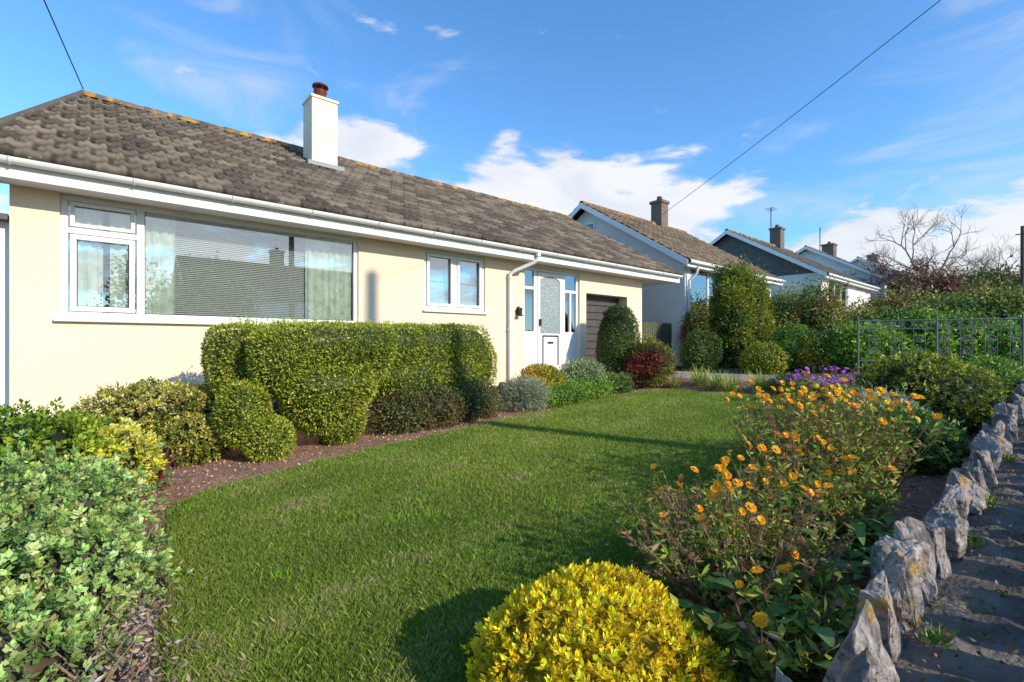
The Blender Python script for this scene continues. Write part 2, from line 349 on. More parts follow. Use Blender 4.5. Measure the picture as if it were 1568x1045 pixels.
curtain('curtain_1',-.22,.10,.3,1.63,NF+.125,H);curtain('curtain_1b',.16,.39,.3,1.63,NF+.125,H);curtain('curtain_2',.48,.78,.3,1.63,NF+.125,H);curtain('curtain_3',2.35,3.08,.3,1.63,NF+.125,H)
L=[];frame(L,4.25,5.56,.59,1.63,n,.06,.07)
L+=[((4.86,4.94),(n-.003,n+.066),(.65,1.57))]
frame(L,4.32,4.855,.66,1.56,n-.022,.05,.03); frame(L,4.945,5.49,.66,1.56,n-.022,.05,.03)
boxes('small_window_frame',L,M_white,H,.006)
boxes('small_window_glass',[((4.3,5.5),(n+.03,n+.034),(.64,1.58))],M_glass,H)
V=[];F=[]
for i in range(20):
    z=.66+i*.022; k=len(V); V+=[(4.3,n2-.008,z-.007),(5.5,n2-.008,z-.007),(5.5,n2+.01,z+.009),(4.3,n2+.01,z+.009)]; F.append((k,k+1,k+2,k+3))
mk('small_blind',V,F,M_blind,H)
boxes('net_panel',[((4.32,5.48),(n2+.05,n2+.055),(1.12,1.6))],nmat('net',(.4,.43,.43),.9),H)
n=NF+.05; L=[]
frame(L,6.55,8.23,-.55,1.57,n,.06,.07)
L+=[((6.87,6.95),(n-.002,n+.068),(-.49,1.51)),((7.72,7.80),(n-.002,n+.068),(-.49,1.51)),((6.61,6.87),(n-.001,n+.06),(1.12,1.18)),((7.80,8.17),(n-.001,n+.06),(1.12,1.18)),
    ((6.61,6.87),(n+.005,n+.05),(-.49,.2)),((7.80,8.17),(n+.005,n+.05),(-.49,.2)),((6.61,6.87),(n-.001,n+.06),(.2,.26)),((7.80,8.17),(n-.001,n+.06),(.2,.26)),
    ((6.96,7.71),(n-.01,n+.05),(-.49,.22)),((6.96,7.04),(n-.01,n+.05),(.22,1.50)),((7.63,7.71),(n-.01,n+.05),(.22,1.50)),((7.04,7.63),(n-.01,n+.05),(1.43,1.50)),((7.955,8.005),(n+.0,n+.06),(.26,1.12))]
boxes('front_door_frame',L,M_white,H,.006)
arc=[(7.335+.295*math.cos(t),1.32+.10*math.sin(t)) for t in np.linspace(0,math.pi,17)]
V=[(7.04,n+.01,.22),(7.63,n+.01,.22)]+[(a,n+.01,b) for a,b in arc]
mk('door_glass',V,[tuple(range(len(V)))],M_frost,H)
V=[];F=[]
for a,b in arc: V+=[(a,n-.006,b),(a,n-.006,1.435)]
for i in range(16): F.append((2*i,2*i+1,2*i+3,2*i+2))
mk('door_arch_panel',V,F,M_white,H)
boxes('sidelight_glass',[((6.6,6.88),(n+.03,n+.034),(.25,1.52)),((7.8,8.18),(n+.03,n+.034),(.25,1.52))],M_glass,H)
boxes('door_fittings',[((7.10,7.57),(n-.03,n-.012),(.16,.185)),((7.1,7.115),(n-.03,n-.012),(-.45,.16)),((7.555,7.57),(n-.03,n-.012),(-.45,.16)),((7.0,7.03),(n-.06,n-.012),(.38,.52)),((7.25,7.42),(n-.02,n-.011),(.01,.05))],M_black,H)
boxes('door_threshold',[((6.5,8.28),(NF-.12,NF-.003),(-.62,-.56))],M_conc,H)
boxes('door_step',[((6.4,8.35),(6.75,NF-.14),(-.74,-.60))],M_conc,H)
L=[]
for i in range(11): L.append(((8.53,9.93),(NF+.28,NF+.31),(-.79+i*.172,-.79+i*.172+.160)))
boxes('garage_door',L,M_brown,H,.008)
boxes('garage_frame',[((8.452,8.53),(NF+.24,NF+.32),(-.79,1.155)),((9.93,9.998),(NF+.24,NF+.32),(-.79,1.155)),((8.53,9.93),(NF+.24,NF+.33),(1.09,1.155)),((8.5,9.96),(NF+.33,NF+.36),(-.79,1.1))],M_brown,H)
boxes('wall_lantern',[((6.35,6.37),(NF-.09,NF-.003),(.72,.74)),((6.31,6.41),(NF-.13,NF-.05),(.55,.57)),((6.32,6.40),(NF-.12,NF-.06),(.68,.71)),((6.33,6.39),(NF-.115,NF-.065),(.57,.68)),((6.335,6.385),(NF-.02,NF-.003),(.58,.72))],M_black,H)
E0,E1=-.95,11.75
boxes('soffit',[((E0,E1),(6.80,NF-.003),(1.645,1.665)),((10.64,E1),(NF,15.4),(1.645,1.665))],M_white,H)
boxes('fascia',[((E0,E1),(6.765,6.797),(1.62,1.80)),((E1+.002,E1+.03),(6.765,15.4),(1.62,1.80))],M_white,H,.004)
V=[];F=[];m=9
ths=[math.pi+math.pi*i/(m-1) for i in range(m)]
for s in (E0,E1):
    for rr in (.058,.052):
        for t in ths: V.append((s,6.704+rr*math.cos(t),1.80+rr*math.sin(t)))
for i in range(m-1):
    F.append((i,i+1,2*m+i+1,2*m+i)); F.append((m+i,3*m+i,3*m+i+1,m+i+1))
F+=[(0,2*m,3*m,m),(m-1,2*m-1,4*m-1,3*m-1),tuple(range(m)),tuple(range(2*m,3*m))]
mk('gutter',V,F,M_white,H)
q=Q()
for s in np.arange(-.6,11.7,.95):
    tube(q,[(s,6.704+.062*math.cos(t),1.80+.062*math.sin(t)) for t in ths],.012,(1,1,1),4)
q.build('gutter_brackets',M_white,H)
tubes('downpipe',[([(6.50,6.704,1.75),(6.5,6.704,1.66),(6.46,6.78,1.58),(6.18,7.03,1.42),(6.12,7.09,1.36),(6.12,7.09,1.2),(6.12,7.09,-.9)],.036),([(6.12,7.09,1.31),(6.12,7.09,1.27)],.046),([(6.12,7.09,.3),(6.12,7.09,.26)],.046),([(6.12,7.12,.28),(6.12,7.16,.28)],.03),([(6.5,6.704,1.76),(6.5,6.704,1.69)],.048)],M_white,H,12)
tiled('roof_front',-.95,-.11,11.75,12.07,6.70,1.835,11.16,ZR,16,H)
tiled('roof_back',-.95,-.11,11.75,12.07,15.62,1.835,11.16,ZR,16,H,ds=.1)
mk('roof_deck',[(-.93,6.76,1.80),(11.73,6.76,1.80),(12.05,11.16,ZR-.06),(-.1,11.16,ZR-.06),(-.93,15.56,1.80),(11.73,15.56,1.80)],[(0,1,2,3),(3,2,5,4)],M_dark,H)
q=Q(); s=-.14
while s<12.0:
    th=np.linspace(-.15,math.pi+.15,9); r0=.125;r1=.115
    c=np.array((.15,.12,.09))*R.uniform(.75,1.3); V=[];dz=R.uniform(-.006,.008)
    for (ss,rr) in ((s,r0),(s+.44,r1),(s,r0-.02),(s+.44,r1-.02)):
        for t in th: V.append((ss,11.16+rr*math.cos(t),ZR-.01+dz+rr*.8*math.sin(t)))
    i=np.arange(8); F=np.concatenate([np.stack([i,i+1,i+10,i+9],1),np.stack([i,i+18,i+19,i+1],1)]); q.add(np.array(V),F,np.tile(c,(36,1))); s+=.43
q.build('ridge_tiles',M_ridge,H)
q=Q(); tube(q,[(-.96,6.72,1.86),(-.12,11.12,ZR+.03)],.05,(.13,.105,.08),8); tube(q,[(-.96,15.6,1.86),(-.12,11.2,ZR+.03)],.05,(.13,.105,.08),8); tube(q,[(11.76,6.72,1.85),(12.07,11.16,ZR+.02)],.04,(.14,.11,.085),8); q.build('verge_tiles',M_tile,H)
cx,cy=3.50,9.95
boxes('chimney_stack',[((cx-.255,cx+.255),(cy-.26,cy+.26),(3.3,4.84))],M_chim,H,.012)
boxes('chimney_cap',[((cx-.275,cx+.275),(cy-.28,cy+.28),(4.842,4.90))],M_chim,H,.012)
boxes('chimney_flashing',[((cx-.36,cx+.36),(cy-.36,cy-.265),(3.48,3.57))],nmat('lead',(.3,.3,.3),.6),H,.01)
tubes('chimney_pot',[([(cx,cy,4.90),(cx,cy,5.07),(cx,cy,5.09),(cx,cy,5.12)],[.13,.11,.13,.13])],M_pot,H,16)
tubes('chimney_cowl',[([(cx,cy,5.10),(cx,cy,5.2)],.06),([(cx,cy,5.195),(cx,cy,5.20),(cx,cy,5.235),(cx,cy,5.25)],[.001,.16,.15,.02])]+[([(cx+.1*math.cos(a),cy+.1*math.sin(a),5.10),(cx+.1*math.cos(a),cy+.1*math.sin(a),5.21)],.008) for a in (0,1.57,3.14,4.71)],M_pot,H,16)
boxes('side_porch_frame',[((-1.6,-.66),(NF+.25,NF+.3),(1.15,1.3)),((-.73,-.66),(NF+.25,NF+.3),(-1.1,1.15)),((-1.6,-.73),(NF+.25,NF+.3),(-.5,-.4)),((-1.6,-.73),(NF+.27,NF+.28),(-1.1,-.5))],M_white,H)
boxes('side_porch_glass',[((-1.6,-.73),(NF+.275,NF+.28),(-.4,1.15))],M_frost,H)
boxes('side_porch_canopy',[((-1.7,-.66),(NF+.1,NF+.4),(1.30,1.36))],M_slate,H)

# ------------------------------------------------------------ neighbours
def bungalow(s0,s1,n0,nr,ze,zr,zb,wallm,gabm,chim=None,wins=(),base=((.15,.11,.075),(.19,.14,.095),(.115,.088,.066)),ds=.075):
    P=empty('bungalow'); n1=2*nr-n0
    wall_open('front_wall',s0,s1,zb-1,ze,n0,[w for w in wins],wallm,P)
    mk('walls',[(s0,n0,zb-1),(s0,n1,zb-1),(s0,n1,ze),(s0,n0,ze),(s1,n0,zb-1),(s1,n1,zb-1),(s1,n1,ze),(s1,n0,ze)],[(0,3,2,1),(4,5,6,7),(1,2,6,5)],wallm,P)
    mk('gables',[(s0,n0,ze),(s0,n1,ze),(s0,nr,zr-.12),(s1,n0,ze),(s1,n1,ze),(s1,nr,zr-.12)],[(0,2,1),(3,4,5)],gabm,P)
    o=.35; sl=(zr-ze)/(nr-n0); zl=ze-.3*sl+.06
    tiled('roof_front',s0-o,s0-o,s1+o,s1+o,n0-.3,zl,nr,zr,14,P,base=base,ds=ds); tiled('roof_back',s0-o,s0-o,s1+o,s1+o,n1+.3,zl,nr,zr,14,P,base=base,ds=.15)
    for s in (s0-o-.03,s1+o):
        for (a,b) in ((n0-.3,nr),(n1+.3,nr)):
            V=[(s,a,zl-.16),(s+.03,a,zl-.16),(s+.03,b,zr-.16),(s,b,zr-.16),(s,a,zl+.03),(s+.03,a,zl+.03),(s+.03,b,zr+.03),(s,b,zr+.03)]
            mk('bargeboard',V,BF,M_white,P)
    mk('verge_soffit',[(s0-o,n0-.3,zl-.03),(s0,n0-.3,zl-.03),(s0,nr,zr-.03),(s0-o,nr,zr-.03)],[(0,1,2,3)],M_white,P)
    boxes('fascia',[((s0-o,s1+o),(n0-.29,n0-.26),(zl-.16,zl+.02)),((s0-o,s1+o),(n0-.26,n0-.002),(zl-.14,zl-.12))],M_white,P)
    tubes('gutter',[([(s0-o,n0-.35,zl-.02),(s1+o,n0-.35,zl-.02)],.055)],M_white,P)
    q=Q(); tube(q,[(s0-o,nr,zr+.0),(s1+o,nr,zr+.0)],.1,(.14,.10,.07),8); q.build('ridge_tiles',M_ridge,P)
    for w in wins:
        a,b,c,d=w[:4]; L=[];frame(L,a,b,c,d,n0+.04,.07,.06)
        k=max(1,int((b-a)/.9))
        for i in range(1,k): L.append(((a+(b-a)*i/k-.03,a+(b-a)*i/k+.03),(n0+.041,n0+.095),(c+.07,d-.07)))
        boxes('window_frame',L,M_white,P); boxes('window_glass',[((a+.03,b-.03),(n0+.07,n0+.075),(c+.03,d-.03))],M_glass,P)
        boxes('window_curtain',[((a+.03,b-.03),(n0+.3,n0+.32),(c,d))],M_curt,P)
    if chim:
        cs,cn,ct,cw=chim
        boxes('chimney_stack',[((cs-cw/2,cs+cw/2),(cn-cw/2,cn+cw/2),(zr-1,ct-.12)),((cs-cw/2-.05,cs+cw/2+.05),(cn-cw/2-.05,cn+cw/2+.05),(ct-.12,ct))],M_brick,P,.01)
        tubes('chimney_pot',[([(cs,cn,ct),(cs,cn,ct+.2)],[.13,.1])],M_pot,P,10)
    return P
P2=bungalow(13.35,19.7,7.5,11.25,2.55,4.95,-.7,M_whitewall,M_whitewall,(17.9,11.2,5.95,.5),[(13.7,16.0,.95,2.35),(17.0,18.8,1.1,2.35)])
boxes('gable_window',[((13.31,13.348),(10.9,11.5),(3.75,4.3))],M_white,P2); boxes('gable_window_glass',[((13.30,13.308),(10.96,11.44),(3.81,4.24))],nmat('glass_dark',(.05,.09,.12),.05,spec=1),P2)
tubes('downpipe',[([(13.5,7.15,2.3),(13.5,7.2,2.1),(13.45,7.42,1.9),(13.45,7.42,-1)],.04)],M_white,P2)
P3=bungalow(24.5,32.6,7.2,11.3,3.2,5.72,.1,M_whitewall,M_slate,(30.6,11.3,6.85,.6),[(25.5,28.5,1.5,3.0)],base=((.10,.10,.10),(.13,.125,.12)))
tubes('tv_aerial',[([(29.7,11.3,5.7),(29.7,11.3,7.9)],.025),([(29.2,11.1,7.8),(30.3,11.5,7.8)],.015),([(29.7,11.0,7.8),(29.7,11.6,7.8)],.012),([(30.0,11.1,7.8),(30.0,11.6,7.8)],.012),([(29.4,11.0,7.8),(29.4,11.5,7.8)],.012)],M_cable,P3,5)
P4=bungalow(36.3,44.5,7.3,11.5,4.0,6.5,.9,M_whitewall,M_whitewall,(40.8,11.5,7.3,.75),[(38,41,2.3,3.7)],base=((.10,.09,.08),(.13,.115,.10)))
tubes('tv_aerial',[([(38.8,11.5,6.4),(38.8,11.5,8.2)],.03),([(38.2,11.3,8.1),(39.5,11.7,8.1)],.02)],M_cable,P4,5)
bungalow(48.5,57,7.3,11.5,4.9,7.2,1.8,M_whitewall,M_whitewall,(53,11.5,8.0,.75),[(50,53,3.1,4.5)])
bungalow(-12,-2,-22,-18,2.4,4.8,-1.6,M_whitewall,M_whitewall,(-6,-18,5.6,.7),[])
bungalow(4,15,-23,-19,2.6,5.0,-1.6,M_whitewall,M_whitewall,(9,-19,6.0,.7),[])
L=[((10.66+i*.115,10.66+i*.115+.10),(7.9,7.92),(-.8,.62+.01*(i%3))) for i in range(23)]
boxes('wooden_fence',L+[((10.65,13.3),(7.925,7.97),(.3,.38)),((10.65,13.3),(7.925,7.97),(-.4,-.32))],M_wood)

# ------------------------------------------------------------ stone wall
W=empty('stone_wall')
sA,sB=-4.0,10.4
wt=lambda s: gz(min(s,9))+.27
V=[];F=[];seg=np.linspace(sA,sB,160)
for s in seg:
    j=lambda:R.uniform(-.014,.014)
    V+=[(s,-.07,gz(s)-.7),(s,-.07+j(),wt(s)+j()-.02),(s,.10,wt(s)+j()),(s,.16,wt(s)+j()),(s,.22,wt(s)+j()),(s,.36+j(),wt(s)+j()-.03),(s,.36,gz(s)-.2)]
for i in range(len(seg)-1):
    for j in range(6): F.append((7*i+j,7*i+j+1,7*i+8+j,7*i+7+j))
mk('mortar_core',V,F,M_mort,W)
bm=bmesh.new()
def rock(c,r,rot=None,tilt=.3):
    b=bmesh.new()
    for _ in range(11):
        d=Vector(R.normal(size=3)).normalized(); d=Vector([math.copysign(abs(v)**.55,v) for v in d]); b.verts.new(Vector((d.x*r[0],d.y*r[1],d.z*r[2]))*R.uniform(.85,1.2))
    res=bmesh.ops.convex_hull(b,input=b.verts)
    bmesh.ops.delete(b,geom=[g_ for g_ in set(res['geom_interior']+res['geom_unused']) if isinstance(g_,bmesh.types.BMVert)],context='VERTS')
    bmesh.ops.bevel(b,geom=list(b.edges),offset=min(r)*.05,segments=1,affect='EDGES')
    bmesh.ops.triangulate(b,faces=b.faces)
    near=c[0]<6.5 and c[1]<.36
    for _ in range(3 if near else 2): bmesh.ops.subdivide_edges(b,edges=[e for e in b.edges if e.calc_length()>min(r)*.18],cuts=1,use_grid_fill=True); bmesh.ops.triangulate(b,faces=b.faces)
    nf=noisef(3/min(r)*.5); nf2=noisef(9/min(r)*.5);nf3=noisef(20/min(r)*.5)
    co=np.array([v.co for v in b.verts]); k=1+.07*nf(co)-.09*np.abs(nf2(co))+.035*nf3(co)
    M=Matrix.Rotation(R.uniform(0,6.28) if rot is None else rot,3,'Z')@Matrix.Rotation(R.uniform(-tilt,tilt),3,'Y')@Matrix.Rotation(R.uniform(-tilt,tilt)*.6,3,'X')
    for v,kk in zip(b.verts,k): v.co=M@(v.co*kk)+Vector(c)
    me=bpy.data.meshes.new('t'); b.to_mesh(me); bm.from_mesh(me); bpy.data.meshes.remove(me); b.free()
s=sA+.1
while s<sB-.1:
    w=R.uniform(.06,.125); hh=R.uniform(.10,.17)
    rock((s+w,.33+R.uniform(-.025,.025),wt(s)+hh*.42),(w,.07,hh),R.uniform(-.4,.4)); s+=w*2*R.uniform(.85,1.15)
s=sA+.1
while s<sB-.1:
    w=R.uniform(.06,.12); hh=R.uniform(.08,.13)
    rock((s+w,.02+R.uniform(-.02,.02),wt(s)+hh*.4),(w,.065,hh),R.uniform(-.4,.4)); s+=w*2*R.uniform(.9,1.2)
for yy in (.37,-.08):
    s=sA+.1
    while s<sB:
        w=R.uniform(.09,.15)
        for zz in ([wt(s)-.17] if yy>0 else [wt(s)-.13,wt(s)-.35,wt(s)-.57,wt(s)-.78]):
            rock((s+R.uniform(-.04,.04),yy,zz),(w*.95,.05,.11),0,.1)
        s+=w*1.9
me=bpy.data.meshes.new('stones'); bm.to_mesh(me); me.materials.append(M_rock); link(bpy.data.objects.new('stones',me),W); bm.free()
q=Q()
m=1500; sx=R.uniform(0,9,m); pp=np.stack([sx,R.uniform(.08,.27,m),[wt(v)+.012 for v in sx]],1)
leaves(q,pp,np.tile(np.array([0,0,.3]),(m,1)),.016,.009,palcol(pp,[((.3,.2,.1),2),((.1,.13,.03),2),((.2,.1,.06),2)],3,.3,.3),.3,1)
for s in (1.75,2.6,3.3,4.4): pp=np.array([s,.25,wt(s)])+R.normal(size=(40,3))*[.03,.015,.004]; leaves(q,pp,np.tile(np.array([0,-.4,1.]),(40,1)),.045,.01,np.array([.2,.3,.05])*R.uniform(.7,1.2,(40,1)),1,.8)
q.build('litter',M_litter,W)

# ------------------------------------------------------------ iron gate
A=np.array([11.75,2.8]);B=np.array([13.0,.55]); T=[]
def gp(t,z): xy=A+(B-A)*t; return (xy[0],xy[1],z)
for z,r in ((.47,.012),(.30,.008),(-.34,.012)): T.append(([gp(0,z),gp(1,z)],r))
for i in range(15):
    t=i/14; big=i in(0,7,14)
    T.append(([gp(t,-.72 if big else -.34),gp(t,.56 if big else .47)],.018 if big else .006))
for i in range(14):
    t=(i+.5)/14; T.append(([ (lambda a: gp(t+.028*math.cos(a),.385+.075*math.sin(a)))(a) for a in np.linspace(0,6.28,13)],.006))
    if i%2==1:
        for sg in (1,-1):
            T.append(([ (lambda a: gp(t+sg*.032*math.cos(a)*(a/9),sg*.10+sg*.085*math.sin(a)*(a/9)))(a) for a in np.linspace(1,9,22)],.0065))
            T.append(([ (lambda a: gp(t-sg*.032*math.cos(a)*(a/9),sg*.10-.02+sg*.085*math.sin(a)*(a/9)))(a) for a in np.linspace(1,9,22)],.0065))
tubes('iron_gate',T,M_iron,None,6)

# ------------------------------------------------------------ plants
q=Q()
TOP=[
((1.95,5.38,-.15),(.66,.50,.37),17000,.20,4.2),((1.50,5.28,-.20),(.33,.36,.34),8000,.12,3.2),((1.88,5.20,-.58),(.46,.38,.40),11000,.40,2.4),((2.05,5.22,-.88),(.25,.24,.24),4000,.25,2.1),
((1.16,5.78,-.16),(.27,.32,.36),8000,.0,4.0),((1.20,5.60,-.52),(.25,.28,.26),4000,.0,2.2),
((1.10,5.20,-.68),(.23,.26,.31),7000,.0,2.2),((1.28,5.05,-.92),(.23,.22,.22),5000,.0,2.1),
((2.72,5.66,-.14),(.46,.42,.37),9500,.12,4.2),((3.30,5.74,-.13),(.48,.42,.38),10000,.1,4.2),((3.0,5.6,-.47),(.52,.36,.30),7000,.2,2.5),((3.92,5.84,-.13),(.46,.42,.39),9500,.08,4.2),((4.22,5.8,-.30),(.34,.36,.40),7000,.05,2.8),((3.75,5.7,-.47),(.47,.36,.3),6500,.15,2.5)]
for c,r,n,tp,pw in TOP:
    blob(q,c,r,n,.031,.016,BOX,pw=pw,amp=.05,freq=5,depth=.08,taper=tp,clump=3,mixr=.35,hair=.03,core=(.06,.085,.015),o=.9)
m=380; P=np.stack([R.uniform(1.1,4.4,m),5.75+R.normal(size=m)*.18,.18+R.uniform(0,.05,m)],1)
for i in range(m):
    t=P[i]+np.array([R.normal()*.015,R.normal()*.015,R.uniform(.02,.10)]); u=R.uniform(0,1,8)[:,None]; leaves(q,P[i]*(1-u)+t*u,unit(R.normal(size=(8,3))+[0,0,1]),.025,.012,np.tile(np.array([.42,.48,.07]),(8,1)),1,.6)
for s,y in ((1.9,5.35),(2.0,5.3),(1.25,5.4),(2.7,5.6),(3.3,5.7),(3.9,5.7)): tube(q,[(s,y,-1.15),(s+.05,y,-.5)],.045,(.13,.09,.06))
q.build('topiary_hedge',M_leaf)
def sh(name,c,r,n,L,W,pal,**k):
    k.setdefault('amp',.13); k.setdefault('freq',5)
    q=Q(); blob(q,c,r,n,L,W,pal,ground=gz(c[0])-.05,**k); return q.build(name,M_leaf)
q=Q()
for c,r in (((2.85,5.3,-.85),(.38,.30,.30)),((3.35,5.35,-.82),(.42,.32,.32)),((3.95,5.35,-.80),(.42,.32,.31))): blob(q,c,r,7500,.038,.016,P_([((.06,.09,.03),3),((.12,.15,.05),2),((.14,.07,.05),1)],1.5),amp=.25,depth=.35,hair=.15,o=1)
q.build('heather_shrub',M_leaf)
sh('lavender_plant',(5.0,5.45,-.80),(.36,.3,.27),7000,.07,.009,GRY,depth=.5,o=1.2,hair=.15)
sh('golden_euonymus',(5.75,5.85,-.68),(.38,.34,.34),9000,.035,.02,[((.2,.26,.02),2),((.7,.55,.03),2),((.75,.42,.03),1)],depth=.2,amp=.18)
sh('potentilla_shrub',(5.7,5.35,-.85),(.5,.22,.2),6000,.03,.016,BRT,depth=.3,amp=.25,hair=.15)
sh('variegated_hebe',(6.9,6.0,-.65),(.5,.4,.33),9000,.045,.018,SIL,amp=.2,hair=.1)
sh('low_shrub',(6.6,5.55,-.82),(.6,.25,.2),7000,.045,.02,BRT,depth=.4,amp=.3,hair=.2,freq=9)
sh('low_shrub',(7.7,5.75,-.78),(.45,.25,.2),5000,.045,.02,GRN,depth=.4,amp=.3,hair=.2,freq=9)
q=Q(); blob(q,(8.5,6.35,.10),(.40,.40,.74),15000,.045,.018,DRK+[((.15,.22,.05),1.5)],pw=2.4,amp=.1,depth=.12,taper=-.12,hair=.04); tube(q,[(8.5,6.35,-1),(8.5,6.35,-.3)],.06,(.1,.07,.05)); q.build('conical_conifer',M_leaf)
sh('nandina_shrub',(8.75,5.75,-.40),(.58,.5,.50),14000,.05,.022,RED,depth=.25,hair=.1,mixr=.8,clump=5,amp=.2)
q=Q()
for c,r,n in (((14.1,6.4,.80),(.62,.60,1.42),17000),((13.55,6.1,.4),(.50,.45,1.25),10000),((14.6,6.1,.6),(.52,.52,1.4),12000),((14.2,5.8,.2),(.55,.42,1.05),8000),((13.85,6.2,1.1),(.42,.42,.95),6000)): blob(q,c,r,n,.09,.034,P_([((.05,.10,.015),2),((.11,.17,.025),3),((.26,.27,.04),3)],1.4),amp=.2,freq=9,depth=.22,o=1.1,hair=.10,pw=2.3)
tube(q,[(14.1,6.4,-.9),(14.1,6.4,0)],.12,(.1,.07,.05)); q.build('tall_conifer',M_leaf)
sh('barberry_shrub',(13.0,6.9,.35),(.45,.45,.7),8000,.06,.025,RED,depth=.35,hair=.2,mixr=.7,amp=.22)
sh('dark_shrub',(12.6,6.6,-.2),(.55,.5,.6),8000,.05,.025,GRN,depth=.25,amp=.2)
sh('golden_shrub',(12.6,4.9,-.40),(.6,.5,.42),10000,.05,.025,YGR,depth=.25,amp=.2,mixr=.3,hair=.1)
sh('box_shrub',(13.6,4.6,-.2),(.7,.55,.6),11000,.05,.025,BRT,amp=.2,hair=.05)
sh('golden_shrub',(13.3,4.0,-.2),(.5,.45,.5),9000,.05,.025,GRN+YGR+[((.6,.3,.02),1)],depth=.25,amp=.25,hair=.1)
q=Q()
for i in range(9):
    s,y=16.2+R.uniform(-1.2,2.2),5.6+R.uniform(-1,.8); blob(q,(s,y,.55+R.uniform(-.3,.5)),(.7,.6,.8),5500,.09,.04,GRN+P_([((.20,.19,.05),2),((.26,.12,.06),1)]),amp=.3,depth=.5,hair=.35,core=(.06,.06,.03))
q.build('mixed_shrubs',M_leaf)
q=Q()
for s,y,z in ((13.6,3.3,0),(14.2,2.9,.0),(14.8,2.3,.05),(15.4,1.8,.05),(16.0,1.2,.05),(16.5,.75,.05)): blob(q,(s,y,z-.15),(.65,.55,.68),7500,.10,.06,BRT,amp=.25,depth=.3,hair=.1)
q.build('laurel_hedge',M_leaf)
q=Q()
for i in range(10):
    t=i/9; blob(q,(18.3+3.6*t,4.0-3.2*t,.05+.4*t+R.uniform(-.1,.2)),(.9,.8,1.0),5500,.12,.06,GRN+P_([((.24,.22,.06),1.5)]),amp=.25,depth=.3,hair=.12)
q.build('hedge',M_leaf)
q=Q()
for i in range(16):
    t=i/15; blob(q,(26.5+6.5*t+R.uniform(-1,1),6.4-5.4*t,.5+.75*t+R.uniform(-.4,.4)),(1.4,1.1,1.3),4500,.17,.08,P_([((.07,.09,.03),3),((.15,.16,.04),2),((.28,.2,.07),2.5),((.18,.22,.04),1)],1.4),amp=.3,depth=.4,hair=.2)
q.build('hedgerow',M_leaf)
q=Q()
for i in range(22):
    s=40+i*2.2; blob(q,(s,4.5-.2*i+R.uniform(-1.5,1.5),gz(s)+.6+R.uniform(-.3,.8)),(2.2,1.8,2.0),3000,.28,.14,DRK+[((.26,.21,.07),2)],amp=.25,depth=.35,hair=.15)
q.build('distant_hedgerow',M_leaf)
sh('golden_privet_shrub',(7.25,1.10,-.60),(.76,.62,.48),24000,.045,.024,P_([((.07,.12,.02),3),((.17,.22,.03),3),((.38,.38,.05),2.5)],1.3),depth=.15,hair=.05,ros=5,amp=.12)
sh('low_shrub',(8.9,.95,-.75),(.6,.4,.35),8000,.045,.024,GRN,depth=.25,amp=.2)
sh('low_shrub',(10.3,.75,-.6),(.6,.4,.4),7000,.05,.026,BRT,depth=.25,amp=.2)
sh('santolina_plant',(6.0,1.25,-.80),(.40,.36,.28),11000,.07,.009,P_([((.25,.3,.24),2),((.4,.45,.38),3)],1.1),depth=.45,o=1.3,hair=.15)
sh('dark_shrub',(5.2,.9,-.85),(.5,.36,.3),8000,.05,.03,GRN,depth=.3,hair=.1)
